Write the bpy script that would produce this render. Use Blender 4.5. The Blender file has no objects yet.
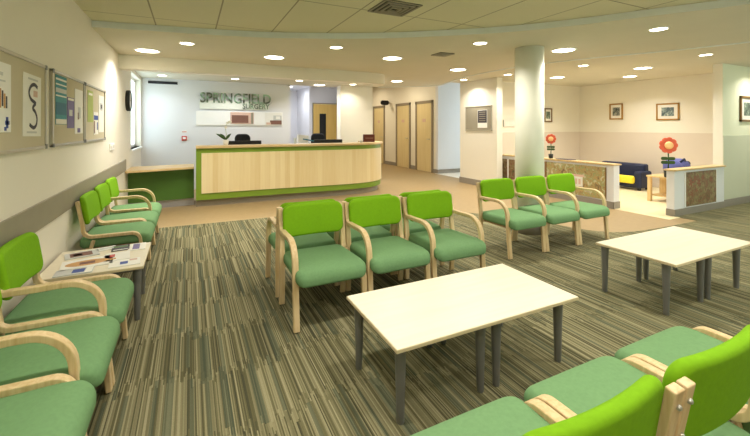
import bpy, math, random
from mathutils import Vector, Matrix
random.seed(7)
S = bpy.context.scene
COL = S.collection
PI = math.pi

# ---------------------------------------------------------------- materials
def lin(h):
    h = h.lstrip('#')
    o = []
    for i in (0, 2, 4):
        v = int(h[i:i+2], 16) / 255
        o.append(v / 12.92 if v <= .04045 else ((v + .055) / 1.055) ** 2.4)
    return (o[0], o[1], o[2], 1)

def newmat(name):
    m = bpy.data.materials.new(name); m.use_nodes = True
    nt = m.node_tree
    return m, nt, nt.nodes['Principled BSDF']

def plain(name, col, rough=.6, metal=0, var=.06, scale=9, bump=0, bscale=60, stretch=(1, 1, 1), spec=.4, coat=0):
    m, nt, b = newmat(name)
    c = lin(col)
    tc = nt.nodes.new('ShaderNodeTexCoord')
    mp = nt.nodes.new('ShaderNodeMapping'); mp.inputs['Scale'].default_value = stretch
    nz = nt.nodes.new('ShaderNodeTexNoise'); nz.inputs['Scale'].default_value = scale; nz.inputs['Detail'].default_value = 4
    rp = nt.nodes.new('ShaderNodeValToRGB')
    rp.color_ramp.elements[0].color = tuple(x * (1 - var) for x in c[:3]) + (1,)
    rp.color_ramp.elements[1].color = tuple(min(1, x * (1 + var)) for x in c[:3]) + (1,)
    rp.color_ramp.elements[0].position = .3; rp.color_ramp.elements[1].position = .7
    nt.links.new(tc.outputs['Object'], mp.inputs['Vector'])
    nt.links.new(mp.outputs[0], nz.inputs['Vector'])
    nt.links.new(nz.outputs['Fac'], rp.inputs['Fac'])
    nt.links.new(rp.outputs[0], b.inputs['Base Color'])
    b.inputs['Roughness'].default_value = rough; b.inputs['Metallic'].default_value = metal
    b.inputs['Specular IOR Level'].default_value = spec
    if coat: b.inputs['Coat Weight'].default_value = coat
    if bump:
        n2 = nt.nodes.new('ShaderNodeTexNoise'); n2.inputs['Scale'].default_value = bscale; n2.inputs['Detail'].default_value = 3
        nt.links.new(mp.outputs[0], n2.inputs['Vector'])
        bp = nt.nodes.new('ShaderNodeBump'); bp.inputs['Strength'].default_value = bump; bp.inputs['Distance'].default_value = .004
        nt.links.new(n2.outputs['Fac'], bp.inputs['Height']); nt.links.new(bp.outputs[0], b.inputs['Normal'])
    return m

def emis(name, col, st):
    m, nt, b = newmat(name)
    b.inputs['Base Color'].default_value = (.8, .8, .8, 1)
    b.inputs['Emission Color'].default_value = lin(col); b.inputs['Emission Strength'].default_value = st
    return m

def wood(name, col, dark, axis='z', rough=.45, sc=14):
    m, nt, b = newmat(name)
    tc = nt.nodes.new('ShaderNodeTexCoord'); mp = nt.nodes.new('ShaderNodeMapping')
    st = [sc * 4] * 3; st['xyz'.index(axis)] = sc * .22
    mp.inputs['Scale'].default_value = st
    nz = nt.nodes.new('ShaderNodeTexNoise'); nz.inputs['Scale'].default_value = 1; nz.inputs['Detail'].default_value = 5
    nz.inputs['Distortion'].default_value = .4
    rp = nt.nodes.new('ShaderNodeValToRGB')
    rp.color_ramp.elements[0].color = lin(dark); rp.color_ramp.elements[1].color = lin(col)
    rp.color_ramp.elements[0].position = .25; rp.color_ramp.elements[1].position = .62
    nt.links.new(tc.outputs['Object'], mp.inputs['Vector']); nt.links.new(mp.outputs[0], nz.inputs['Vector'])
    nt.links.new(nz.outputs['Fac'], rp.inputs['Fac']); nt.links.new(rp.outputs[0], b.inputs['Base Color'])
    b.inputs['Roughness'].default_value = rough; b.inputs['Specular IOR Level'].default_value = .35
    return m

def math_node(nt, op, a=None, b=None, av=None, bv=None):
    n = nt.nodes.new('ShaderNodeMath'); n.operation = op
    if a is not None: nt.links.new(a, n.inputs[0])
    if b is not None: nt.links.new(b, n.inputs[1])
    if av is not None: n.inputs[0].default_value = av
    if bv is not None: n.inputs[1].default_value = bv
    return n.outputs[0]

def carpet_mat():
    m, nt, b = newmat('striped_carpet')
    tc = nt.nodes.new('ShaderNodeTexCoord'); sp = nt.nodes.new('ShaderNodeSeparateXYZ')
    nt.links.new(tc.outputs['Object'], sp.inputs[0])
    x, y = sp.outputs['X'], sp.outputs['Y']
    # tile row index, each 0.5 m column of tiles shifted a little
    colx = math_node(nt, 'FLOOR', math_node(nt, 'MULTIPLY', x, bv=2.0))
    wc = nt.nodes.new('ShaderNodeTexWhiteNoise'); wc.noise_dimensions = '1D'; nt.links.new(colx, wc.inputs['W'])
    ysh = math_node(nt, 'ADD', math_node(nt, 'MULTIPLY', y, bv=2.0), math_node(nt, 'MULTIPLY', wc.outputs['Value'], bv=.35))
    row = math_node(nt, 'FLOOR', ysh)
    # the ends of the stripes are ragged: every stripe starts a little earlier or later
    def stripes(freq, seed):
        fx = math_node(nt, 'FLOOR', math_node(nt, 'MULTIPLY', x, bv=freq))
        wg = nt.nodes.new('ShaderNodeTexWhiteNoise'); wg.noise_dimensions = '1D'
        nt.links.new(math_node(nt, 'ADD', fx, bv=seed*17), wg.inputs['W'])
        row = math_node(nt, 'FLOOR', math_node(nt, 'ADD', ysh, math_node(nt, 'MULTIPLY', wg.outputs['Value'], bv=.30)))
        cv = nt.nodes.new('ShaderNodeCombineXYZ'); cv.inputs[2].default_value = seed
        nt.links.new(fx, cv.inputs[0]); nt.links.new(row, cv.inputs[1])
        w = nt.nodes.new('ShaderNodeTexWhiteNoise'); w.noise_dimensions = '3D'; nt.links.new(cv.outputs[0], w.inputs['Vector'])
        return w.outputs['Value']
    a = stripes(170, 1.3); c = stripes(95, 4.1); d = stripes(31, 8.7)
    v = math_node(nt, 'ADD', math_node(nt, 'MULTIPLY', a, bv=.60), math_node(nt, 'ADD', math_node(nt, 'MULTIPLY', c, bv=.28), math_node(nt, 'MULTIPLY', d, bv=.12)))
    rp = nt.nodes.new('ShaderNodeValToRGB'); cr = rp.color_ramp
    cr.elements[0].position = .15; cr.elements[0].color = lin('#4b4b3a')
    cr.elements[1].position = .88; cr.elements[1].color = lin('#a8a281')
    for p, h in ((.34, '#676448'), (.46, '#797557'), (.57, '#868163'), (.70, '#979271')):
        e = cr.elements.new(p); e.color = lin(h)
    nt.links.new(v, rp.inputs['Fac'])
    # some stripes run to a cooler slate green
    mx = nt.nodes.new('ShaderNodeMix'); mx.data_type = 'RGBA'; mx.inputs[7].default_value = lin('#56604f')
    sel = math_node(nt, 'GREATER_THAN', stripes(53, 15.2), bv=.84)
    nt.links.new(math_node(nt, 'MULTIPLY', sel, bv=.6), mx.inputs[0]); nt.links.new(rp.outputs[0], mx.inputs[6])
    nz = nt.nodes.new('ShaderNodeTexNoise'); nz.inputs['Scale'].default_value = 260; nt.links.new(tc.outputs['Object'], nz.inputs['Vector'])
    m2 = nt.nodes.new('ShaderNodeMix'); m2.data_type = 'RGBA'; m2.blend_type = 'MULTIPLY'; m2.inputs[0].default_value = .35
    nt.links.new(mx.outputs[2], m2.inputs[6]); nt.links.new(nz.outputs['Fac'], m2.inputs[7])
    nt.links.new(m2.outputs[2], b.inputs['Base Color'])
    bp = nt.nodes.new('ShaderNodeBump'); bp.inputs['Strength'].default_value = .35; bp.inputs['Distance'].default_value = .004
    nt.links.new(nz.outputs['Fac'], bp.inputs['Height']); nt.links.new(bp.outputs[0], b.inputs['Normal'])
    b.inputs['Roughness'].default_value = .95; b.inputs['Specular IOR Level'].default_value = .1
    return m

def tiled_mat(name, base, line, px, py, ox, oy, w, rough=.8):
    m, nt, b = newmat(name)
    tc = nt.nodes.new('ShaderNodeTexCoord'); sp = nt.nodes.new('ShaderNodeSeparateXYZ')
    nt.links.new(tc.outputs['Object'], sp.inputs[0])
    def ln(src, per, off):
        t = math_node(nt, 'FRACT', math_node(nt, 'MULTIPLY', math_node(nt, 'ADD', src, bv=100 * per - off), bv=1 / per))
        return math_node(nt, 'LESS_THAN', t, bv=w / per)
    f = math_node(nt, 'MAXIMUM', ln(sp.outputs['X'], px, ox), ln(sp.outputs['Y'], py, oy))
    nz = nt.nodes.new('ShaderNodeTexNoise'); nz.inputs['Scale'].default_value = 220; nt.links.new(tc.outputs['Object'], nz.inputs['Vector'])
    c = lin(base)
    rp = nt.nodes.new('ShaderNodeValToRGB')
    rp.color_ramp.elements[0].position = .3; rp.color_ramp.elements[0].color = tuple(k * .93 for k in c[:3]) + (1,)
    rp.color_ramp.elements[1].position = .7; rp.color_ramp.elements[1].color = c
    nt.links.new(nz.outputs['Fac'], rp.inputs['Fac'])
    mx = nt.nodes.new('ShaderNodeMix'); mx.data_type = 'RGBA'; mx.inputs[7].default_value = lin(line)
    nt.links.new(f, mx.inputs[0]); nt.links.new(rp.outputs[0], mx.inputs[6]); nt.links.new(mx.outputs[2], b.inputs['Base Color'])
    b.inputs['Roughness'].default_value = rough
    return m

def collage(name, cols, scale=9, rough=.4):
    m, nt, b = newmat(name)
    tc = nt.nodes.new('ShaderNodeTexCoord')
    nz = nt.nodes.new('ShaderNodeTexNoise'); nz.inputs['Scale'].default_value = scale; nz.inputs['Detail'].default_value = 6; nz.inputs['Distortion'].default_value = 1.2
    nt.links.new(tc.outputs['Object'], nz.inputs['Vector'])
    rp = nt.nodes.new('ShaderNodeValToRGB'); cr = rp.color_ramp
    n = len(cols)
    cr.elements[0].position = .25; cr.elements[0].color = lin(cols[0]); cr.elements[1].position = .75; cr.elements[1].color = lin(cols[-1])
    for i in range(1, n - 1):
        e = cr.elements.new(.25 + .5 * i / (n - 1)); e.color = lin(cols[i])
    nt.links.new(nz.outputs['Fac'], rp.inputs['Fac']); nt.links.new(rp.outputs[0], b.inputs['Base Color'])
    b.inputs['Roughness'].default_value = rough
    return m

def glass_mat(name, tint, refl=.08):
    m = bpy.data.materials.new(name); m.use_nodes = True; nt = m.node_tree; nt.nodes.clear()
    o = nt.nodes.new('ShaderNodeOutputMaterial'); t = nt.nodes.new('ShaderNodeBsdfTransparent'); t.inputs[0].default_value = lin(tint)
    g = nt.nodes.new('ShaderNodeBsdfGlossy'); g.inputs['Roughness'].default_value = .03
    x = nt.nodes.new('ShaderNodeMixShader'); x.inputs[0].default_value = refl
    nt.links.new(t.outputs[0], x.inputs[1]); nt.links.new(g.outputs[0], x.inputs[2]); nt.links.new(x.outputs[0], o.inputs[0])
    return m

M = dict(
    wall=plain('cream_paint', '#ece7da', .55, var=.015, scale=2),
    wallwhite=plain('white_paint', '#e3e4e8', .5, var=.015, scale=2),
    wallmint=plain('mint_paint', '#e8ead0', .45, var=.015, scale=2),
    panel=plain('pale_pink_wall_panel', '#dbd0c2', .28, var=.02, scale=2),
    panelmint=plain('mint_wall_panel', '#cdd0b9', .3, var=.02, scale=2),
    taupe=plain('taupe_rail', '#96907f', .5, var=.03),
    skirt=plain('grey_skirting', '#918a80', .5, var=.03),
    column=plain('column_paint', '#eceddf', .6, var=.01),
    ceil=tiled_mat('ceiling_tile', '#dcd6bb', '#9a927a', .6, 1.2, -.34, .9, .014),
    ceillow=plain('plasterboard_ceiling', '#d5d0bf', .8, var=.015, scale=3),
    fascia=plain('ceiling_edge_paint', '#e4e9e8', .6, var=.02),
    carpet=carpet_mat(),
    tan=plain('tan_vinyl_floor', '#9e8863', .5, var=.05, scale=14),
    alcove=tiled_mat('pale_floor_boards', '#e9dcb4', '#d5c69c', 2.0, .2, 0, 0, .006, .35),
    whitefloor=plain('white_vinyl', '#e9e4da', .35, var=.02),
    beech=wood('beech_bentwood', '#dcc59a', '#c7a979', 'z', .42),
    beechdark=wood('beech_board', '#a48660', '#8c6f4b', 'x', .5),
    maple=wood('maple_top', '#e8dfc9', '#e2d8c0', 'x', .35, 8),
    mapleedge=wood('maple_edge', '#d8c9a6', '#c8b68e', 'x', .5, 20),
    legmetal=plain('grey_leg_paint', '#7c7d7c', .45, metal=.3, var=.03),
    seat=plain('green_seat_fabric', '#71976a', .9, var=.05, scale=60, bump=.25, bscale=500, spec=.15),
    back=plain('lime_back_fabric', '#79ad1a', .85, var=.05, scale=60, bump=.25, bscale=500, spec=.15),
    bolt=plain('steel_bolt', '#c9c9c4', .3, metal=.9),
    countertop=wood('counter_top_wood', '#d3b988', '#c0a270', 'x', .4, 6),
    counterpanel=None,
    counterg=plain('olive_green_laminate', '#78952e', .45, var=.02),
    deskg=plain('dark_green_laminate', '#476d28', .5, var=.03),
    kick=plain('grey_kick_plate', '#8d8576', .45, metal=.2, var=.03),
    steelkick=plain('steel_kick_plate', '#a9a8ac', .35, metal=.5, var=.03),
    black=plain('black_plastic', '#17181a', .5, var=.05),
    blackfab=plain('black_chair_fabric', '#1b1c20', .9, var=.08),
    white=plain('white_plastic', '#f8f8f6', .4, var=.01),
    offwhite=plain('off_white_card', '#e9e6de', .6, var=.02),
    paper=plain('white_paper', '#efeee8', .7, var=.015),
    alu=plain('aluminium_frame', '#bcb7aa', .35, metal=.7, var=.03),
    cork=plain('beige_felt', '#c9c0a8', .95, var=.08, scale=220, spec=.1),
    letter=None,
    glassw=glass_mat('window_glass', '#f4faf6'),
    signglass=plain('white_sign_panel', '#eff3ea', .15, var=.01, coat=.5),
    doorw=wood('door_veneer', '#e2d0a2', '#d8c491', 'z', .4, 5),
    doorframe=plain('grey_door_frame', '#8f8370', .5, var=.03),
    yellowdoor=wood('yellow_office_door', '#e3c16f', '#d9b45f', 'z', .4, 5),
    navy=plain('navy_vinyl', '#1e2747', .5, var=.05),
    yellow=plain('yellow_cushion', '#f0d93a', .7, var=.04),
    toywood=wood('toy_table_wood', '#d8bd8a', '#c4a26a', 'z', .5, 8),
    petal=plain('red_petal_felt', '#d96449', .8, var=.05),
    flowercore=plain('orange_flower_centre', '#f6c489', .7, var=.05),
    leafd=plain('dark_green_leaf', '#2e4a1e', .7, var=.08),
    pot=plain('dark_pot', '#23261f', .5, var=.05),
    purple=plain('purple_blue_fabric', '#6468a8', .8, var=.12, scale=30),
    goldframe=wood('gilt_frame', '#b58a44', '#93682b', 'x', .4, 20),
    brownframe=plain('brown_frame', '#7d5f38', .4, var=.06),
    darkred=plain('dark_red_box', '#5a2318', .5, var=.05),
    red=plain('red_plastic', '#c0281e', .4, var=.03),
    teal=plain('teal_print', '#3f8f9b', .6, var=.04), tealdark=plain('teal_dark_print', '#2d6f88', .6, var=.04),
    violet=plain('violet_print', '#71679a', .6, var=.05), blueprint=plain('blue_print', '#3f56a0', .6, var=.05),
    greenprint=plain('lime_print', '#a9b761', .6, var=.05), greyprint=plain('grey_print', '#c9cbc9', .6, var=.03),
    darkprint=plain('charcoal_print', '#3c3a44', .6, var=.05), brownprint=plain('brown_print', '#7d574b', .6, var=.08),
    bloomprint=plain('muted_red_bloom_print', '#8f5a48', .5, var=.15, scale=40),
    orangeprint=plain('orange_print', '#c9995f', .6, var=.1), pinkprint=plain('pale_pink_print', '#d9b8a8', .6, var=.04),
    diffuser=emis('lamp_diffuser', '#fff3d6', 14),
    officelamp=emis('office_lamp_diffuser', '#f6f8ff', 9),
    leaflight=plain('pale_green_stem', '#a9b88a', .6, var=.05),
    petalwhite=plain('white_orchid_petal', '#f3efe4', .6, var=.03),
    photoA=collage('dark_photo_print', ['#15171c', '#3d4544', '#8b8f86', '#d9d6c8'], 18),
    photoB=collage('green_landscape_print', ['#1d2a22', '#41554a', '#7d8f7f', '#c9cfc2'], 14),
    photoC=collage('grey_street_print', ['#27313a', '#4d6066', '#90a09a', '#d8d8c8'], 14),
    muralA=collage('village_mural_print', ['#5d4a38', '#8c7a55', '#b89c66', '#8f9b6a', '#d8ccb0', '#77604c'], 11),
    muralB=collage('plant_mural_print', ['#3c3428', '#5f5a3a', '#8a5c44', '#7c7a52', '#a48a6c', '#4d4a34'], 12),
)
def letter_mat():
    m, nt, b = newmat('steel_letters_painted_reflections')
    tc = nt.nodes.new('ShaderNodeTexCoord'); nz = nt.nodes.new('ShaderNodeTexNoise'); nz.inputs['Scale'].default_value = 7
    rp = nt.nodes.new('ShaderNodeValToRGB'); rp.color_ramp.elements[0].position = .4; rp.color_ramp.elements[1].position = .62
    rp.color_ramp.elements[0].color = lin('#54574b'); rp.color_ramp.elements[1].color = lin('#a6c6ac')  # pale green patches are reflections in the steel, put into the colour
    nt.links.new(tc.outputs['Object'], nz.inputs['Vector']); nt.links.new(nz.outputs['Fac'], rp.inputs['Fac']); nt.links.new(rp.outputs[0], b.inputs['Base Color'])
    b.inputs['Roughness'].default_value = .35; b.inputs['Metallic'].default_value = .3
    return m
M['letter'] = letter_mat()
def panel_mat():
    m, nt, b = newmat('maple_counter_panel')
    tc = nt.nodes.new('ShaderNodeTexCoord'); sp = nt.nodes.new('ShaderNodeSeparateXYZ'); nt.links.new(tc.outputs['Object'], sp.inputs[0])
    fx = math_node(nt, 'FLOOR', math_node(nt, 'MULTIPLY', sp.outputs['X'], bv=11))
    w = nt.nodes.new('ShaderNodeTexWhiteNoise'); w.noise_dimensions = '1D'; nt.links.new(fx, w.inputs['W'])
    mp = nt.nodes.new('ShaderNodeMapping'); mp.inputs['Scale'].default_value = (50, 50, 2.2)
    nz = nt.nodes.new('ShaderNodeTexNoise'); nz.inputs['Scale'].default_value = 1
    nt.links.new(tc.outputs['Object'], mp.inputs[0]); nt.links.new(mp.outputs[0], nz.inputs['Vector'])
    v = math_node(nt, 'ADD', math_node(nt, 'MULTIPLY', w.outputs['Value'], bv=.5), math_node(nt, 'MULTIPLY', nz.outputs['Fac'], bv=.5))
    rp = nt.nodes.new('ShaderNodeValToRGB'); rp.color_ramp.elements[0].position = .1; rp.color_ramp.elements[1].position = .9
    rp.color_ramp.elements[0].color = lin('#d8c08c'); rp.color_ramp.elements[1].color = lin('#eadbb2')
    nt.links.new(v, rp.inputs['Fac']); nt.links.new(rp.outputs[0], b.inputs['Base Color']); b.inputs['Roughness'].default_value = .4
    return m
M['counterpanel'] = panel_mat()

# ---------------------------------------------------------------- mesh builder
class MB:
    def __init__(s): s.v = []; s.f = []; s.m = []; s.sm = []
    def add(s, vs, fs, mi=0, smooth=False):
        n = len(s.v); s.v += [tuple(p) for p in vs]
        for f in fs: s.f.append(tuple(n + i for i in f)); s.m.append(mi); s.sm.append(smooth)
        return s
    def box(s, x0, x1, y0, y1, z0, z1, mi=0, T=None):
        vs = [(x, y, z) for z in (z0, z1) for y in (y0, y1) for x in (x0, x1)]
        if T: vs = [T @ Vector(p) for p in vs]
        return s.add(vs, [(0, 2, 3, 1), (4, 5, 7, 6), (0, 1, 5, 4), (2, 6, 7, 3), (0, 4, 6, 2), (1, 3, 7, 5)], mi)
    def prism(s, pts, z0, z1, mi=0):
        n = len(pts)
        a = sum(pts[i][0] * pts[(i+1) % n][1] - pts[(i+1) % n][0] * pts[i][1] for i in range(n))
        if a < 0: pts = pts[::-1]
        vs = [(p[0], p[1], z0) for p in pts] + [(p[0], p[1], z1) for p in pts]
        return s.add(vs, [tuple(range(n-1, -1, -1)), tuple(range(n, 2*n))] + [(i, (i+1) % n, n + (i+1) % n, n + i) for i in range(n)], mi)
    def lathe(s, prof, n=24, c=(0, 0, 0), mi=0, axis='z', smooth=True):
        vs = []; fs = []
        for r, h in prof:
            for k in range(n):
                a = 2*PI*k/n
                p = (r*math.cos(a), r*math.sin(a), h)
                if axis == 'x': p = (h, p[0], p[1])
                if axis == 'y': p = (p[1], h, p[0])
                vs.append((p[0]+c[0], p[1]+c[1], p[2]+c[2]))
        for i in range(len(prof)-1):
            for k in range(n):
                fs.append((i*n+k, i*n+(k+1) % n, (i+1)*n+(k+1) % n, (i+1)*n+k))
        s.add(vs, fs, mi, smooth)
        m = len(s.v) - len(vs)
        s.f.append(tuple(m+k for k in range(n-1, -1, -1))); s.m.append(mi); s.sm.append(False)
        s.f.append(tuple(m+(len(prof)-1)*n+k for k in range(n))); s.m.append(mi); s.sm.append(False)
        return s
    def tube(s, path, r, n=8, mi=0):
        pts = [Vector(p) for p in path]; rs = r if isinstance(r, (list, tuple)) else [r]*len(pts)
        vs = []; fs = []; up = Vector((.13, .21, .97))
        for i, p in enumerate(pts):
            t = (pts[min(i+1, len(pts)-1)] - pts[max(i-1, 0)]).normalized()
            a = t.cross(up).normalized() if abs(t.dot(up)) < .98 else t.cross(Vector((1, 0, 0))).normalized()
            b = t.cross(a)
            for k in range(n):
                w = 2*PI*k/n; vs.append(p + a*math.cos(w)*rs[i] + b*math.sin(w)*rs[i])
        for i in range(len(pts)-1):
            for k in range(n): fs.append((i*n+k, i*n+(k+1) % n, (i+1)*n+(k+1) % n, (i+1)*n+k))
        fs.append(tuple(range(n-1, -1, -1))); fs.append(tuple((len(pts)-1)*n+k for k in range(n)))
        return s.add(vs, fs, mi, True)
    def strip(s, path, x0, x1, th, mi=0):
        """a flat lath bent along a path in the y-z plane"""
        P = [Vector((0, a, b)) for a, b in path]; n = len(P); L = []; R = []
        for i in range(n):
            t = (P[min(i+1, n-1)] - P[max(i-1, 0)]).normalized()
            nn = Vector((0, -t.z, t.y)) * th/2
            L.append(P[i]+nn); R.append(P[i]-nn)
        vs = []
        for i in range(n):
            vs += [(x0, L[i].y, L[i].z), (x1, L[i].y, L[i].z), (x1, R[i].y, R[i].z), (x0, R[i].y, R[i].z)]
        fs = []
        for i in range(n-1):
            for k in range(4): fs.append((4*i+k, 4*i+(k+1) % 4, 4*i+4+(k+1) % 4, 4*i+4+k))
        fs.append((3, 2, 1, 0)); fs.append(tuple(4*(n-1)+k for k in range(4)))
        return s.add(vs, fs, mi, False)
    def pillow(s, hw, hd, t, R, r, crown=0, fn=None, mi=0):
        """soft-edged pad, half sizes hw, hd, thickness t; fn maps each point"""
        nc = 7
        def loop(inset, sc, z):
            a, b = hw-inset, hd-inset; rr = max(.004, R-inset); out = []
            for cx, cy, a0 in ((a-rr, b-rr, 0), (-a+rr, b-rr, PI/2), (-a+rr, -b+rr, PI), (a-rr, -b+rr, 3*PI/2)):
                for k in range(nc):
                    w = a0 + PI/2*k/(nc-1); out.append((cx+rr*math.cos(w), cy+rr*math.sin(w)))
                # points along the straight side
                nx = {0: (-a+rr, b), PI/2: (-a, -b+rr), PI: (a-rr, -b), 3*PI/2: (a, b-rr)}[a0]; la = out[-1]
                for q in range(1, 8): out.append((la[0]+(nx[0]-la[0])*q/8, la[1]+(nx[1]-la[1])*q/8))
            return [(x*sc, y*sc, z) for x, y in out]
        loops = []
        for sc in (.05, .3, .55, .78, .93): loops.append(loop(r, sc, -t/2))
        for k in range(7):
            w = -PI/2 + PI/2*k/6; loops.append(loop(r*(1-math.cos(w)), 1, -t/2+r+r*math.sin(w)))
        for k in range(7):
            w = PI/2*k/6; loops.append(loop(r*(1-math.cos(w)), 1, t/2-r+r*math.sin(w)))
        for sc in (.93, .78, .55, .3, .05): loops.append(loop(r, sc, t/2))
        n = len(loops[0]); vs = []
        for L in loops:
            for x, y, z in L:
                c = crown*(1-(x/hw)**2)*(1-(y/hd)**2) if z > 0 else 0
                p = (x, y, z+c); vs.append(fn(*p) if fn else p)
        fs = [tuple(range(n-1, -1, -1)), tuple((len(loops)-1)*n+k for k in range(n))]
        for i in range(len(loops)-1):
            for k in range(n): fs.append((i*n+k, i*n+(k+1) % n, (i+1)*n+(k+1) % n, (i+1)*n+k))
        return s.add(vs, fs, mi, True)
    def mesh(s, name, mats):
        me = bpy.data.meshes.new(name); me.from_pydata(s.v, [], s.f)
        for m in (mats if isinstance(mats, (list, tuple)) else [mats]): me.materials.append(M[m])
        for p, mi, sm in zip(me.polygons, s.m, s.sm): p.material_index = mi; p.use_smooth = sm
        me.validate(); me.update()
        return me
    def build(s, name, mats, parent=None, bevel=0, loc=None):
        return link(name, s.mesh(name, mats), parent, bevel, loc)

def link(name, me, parent=None, bevel=0, loc=None):
    o = bpy.data.objects.new(name, me); COL.objects.link(o)
    if parent: o.parent = parent
    if loc: o.location = loc
    if bevel:
        b = o.modifiers.new('Bevel', 'BEVEL'); b.width = bevel; b.segments = 2; b.limit_method = 'ANGLE'; b.angle_limit = math.radians(40)
    return o

def tag(o, label, cat, group=None):
    o['label'] = label; o['category'] = cat
    if group: o['group'] = group
    return o

def thing(name, label, cat, loc=(0, 0, 0), rz=0, group=None):
    o = bpy.data.objects.new(name, None); COL.objects.link(o); o.empty_display_size = .1
    o.location = loc; o.rotation_euler = (0, 0, rz)
    return tag(o, label, cat, group)

def struct(name, mb, mats, bevel=0):
    o = mb.build(name, mats, None, bevel); o['kind'] = 'structure'; return o

def copy_thing(src, loc, rz, label, group=None):
    r = src.copy(); COL.objects.link(r); r.location = loc; r.rotation_euler = (0, 0, rz); r['label'] = label
    if group: r['group'] = group
    def rec(a, b):
        for ch in [o for o in a.children if not o.get('_copy')]:
            c = ch.copy(); COL.objects.link(c); c.parent = b
            rec(ch, c)
    rec(src, r)
    return r

def arc(c, r, a0, a1, n=8):
    return [(c[0]+r*math.cos(math.radians(a0+(a1-a0)*k/n)), c[1]+r*math.sin(math.radians(a0+(a1-a0)*k/n))) for k in range(n+1)]

def smooth_path(pts, sub=6):
    out = []
    n = len(pts)
    for i in range(n-1):
        p0, p1, p2, p3 = pts[max(i-1, 0)], pts[i], pts[i+1], pts[min(i+2, n-1)]
        for k in range(sub):
            t = k/sub
            out.append(tuple(.5*((2*p1[j]) + (-p0[j]+p2[j])*t + (2*p0[j]-5*p1[j]+4*p2[j]-p3[j])*t*t + (-p0[j]+3*p1[j]-3*p2[j]+p3[j])*t**3) for j in range(2)))
    out.append(tuple(pts[-1]))
    return out

def offset(path, d):
    """offset an x-y path to its right-hand side (towards -y for a path running +x)"""
    out = []; n = len(path)
    for i in range(n):
        a, b = path[max(i-1, 0)], path[min(i+1, n-1)]
        tx, ty = b[0]-a[0], b[1]-a[1]; L = math.hypot(tx, ty) or 1
        out.append((path[i][0]+ty/L*d, path[i][1]-tx/L*d))
    return out

def band(mb, path, d0, d1, z0, z1, mi=0):
    """strip between two offsets of a path, z0..z1"""
    A, B = offset(path, d0), offset(path, d1); n = len(path)
    for i in range(n-1):
        q = [A[i], A[i+1], B[i+1], B[i]]
        vs = [(p[0], p[1], z0) for p in q] + [(p[0], p[1], z1) for p in q]
        fs = [(3, 2, 1, 0), (4, 5, 6, 7), (0, 1, 5, 4), (2, 3, 7, 6)]
        if d1 > d0: fs = [f[::-1] for f in fs]
        if i == 0: fs.append((0, 4, 7, 3) if d1 <= d0 else (3, 7, 4, 0))
        if i == n-2: fs.append((1, 2, 6, 5) if d1 <= d0 else (5, 6, 2, 1))
        mb.add(vs, fs, mi)
    return mb

# ================================================================= SETTING
ZU, ZL, ZH = 2.52, 2.45, 3.02
XL, YB = -.925, 9.44
# floors
edge = smooth_path([(-.9, 6.05), (.3, 6.0), (1.3, 5.97), (2.4, 5.82), (3.3, 5.45), (3.93, 5.02), (4.4, 4.5), (4.68, 3.9), (4.85, 3.35), (5.3, 3.05), (6.5, 2.98)], 5)
struct('floor', MB().box(XL, 6.63, -1.7, 16, -.1, 0).box(6.63, 6.75, 9.5, 16, -.1, 0), 'tan')
struct('floor_carpet', MB().prism([(XL, -1.6)] + edge + [(6.8, 2.98), (6.8, 3.28), (10.2, 3.28), (10.2, -1.6)], -.004, .006), 'carpet')
struct('floor_alcove', MB().box(6.5, 9.9, 3.2, 6.97, -.1, .004), 'alcove')
struct('floor_corridor', MB().box(6.63, 9.9, 7.6, 9.5, -.1, .002), 'whitefloor')
struct('floor_side', MB().box(6.63, 10.3, -1.7, 3.2, -.1, 0), 'tan')
# ceilings
near = smooth_path([(-.934, 4.89), (-.331, 4.80), (.272, 4.70), (.85, 4.56), (1.5, 4.30), (2.06, 4.0), (2.7, 3.54), (3.2, 3.10), (3.6, 2.6), (3.95, 2.05), (4.3, 1.5), (4.62, .7), (4.8, -.3), (4.85, -1.6)], 4)
far = smooth_path([(6.45, -1.6), (6.42, 0), (6.33, 1.3), (6.17, 2.17), (5.88, 2.95), (5.5, 3.65), (5.15, 4.7), (5.1, 5.7), (5.22, 6.5), (5.45, 7.3), (5.62, 7.95), (5.2, 8.4), (4.45, 8.93)], 4)
low = MB().prism(near + far + [(4.32, 8.99), (3.42, 9.0), (3.42, 9.44), (XL-.02, 9.44)], ZL, ZU-.002)
o = struct('ceiling_low', low, ['ceillow', 'fascia'])
for p in o.data.polygons:
    if abs(p.normal.z) < .5: p.material_index = 1
struct('ceiling', MB().box(XL-.1, 10.3, -1.7, 7.74, ZU, ZU+.06), 'ceil')
struct('ceiling_reception', MB().box(XL-.1, 4.30, 7.74, YB+.1, ZU, ZU+.06), 'ceillow')
struct('ceiling_corridor', MB().box(4.2, 9.9, 7.66, 16.1, ZH, ZH+.06).box(4.2, 9.9, 7.66, 7.74, ZU, ZH).box(4.2, 4.32, 7.74, 9.0, ZU, ZH), 'ceillow')
struct('added_edge_strip', band(MB(), far, .0, .035, ZL-.012, ZL), 'fascia')                     # strip added to draw the shadow-gap line along the lower ceiling's edge
struct('ceiling_alcove', MB().box(5.0, 10.25, -1.6, 7.7, ZU-.007, ZU-.001), 'ceillow')
ZA = ZU-.007
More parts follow.
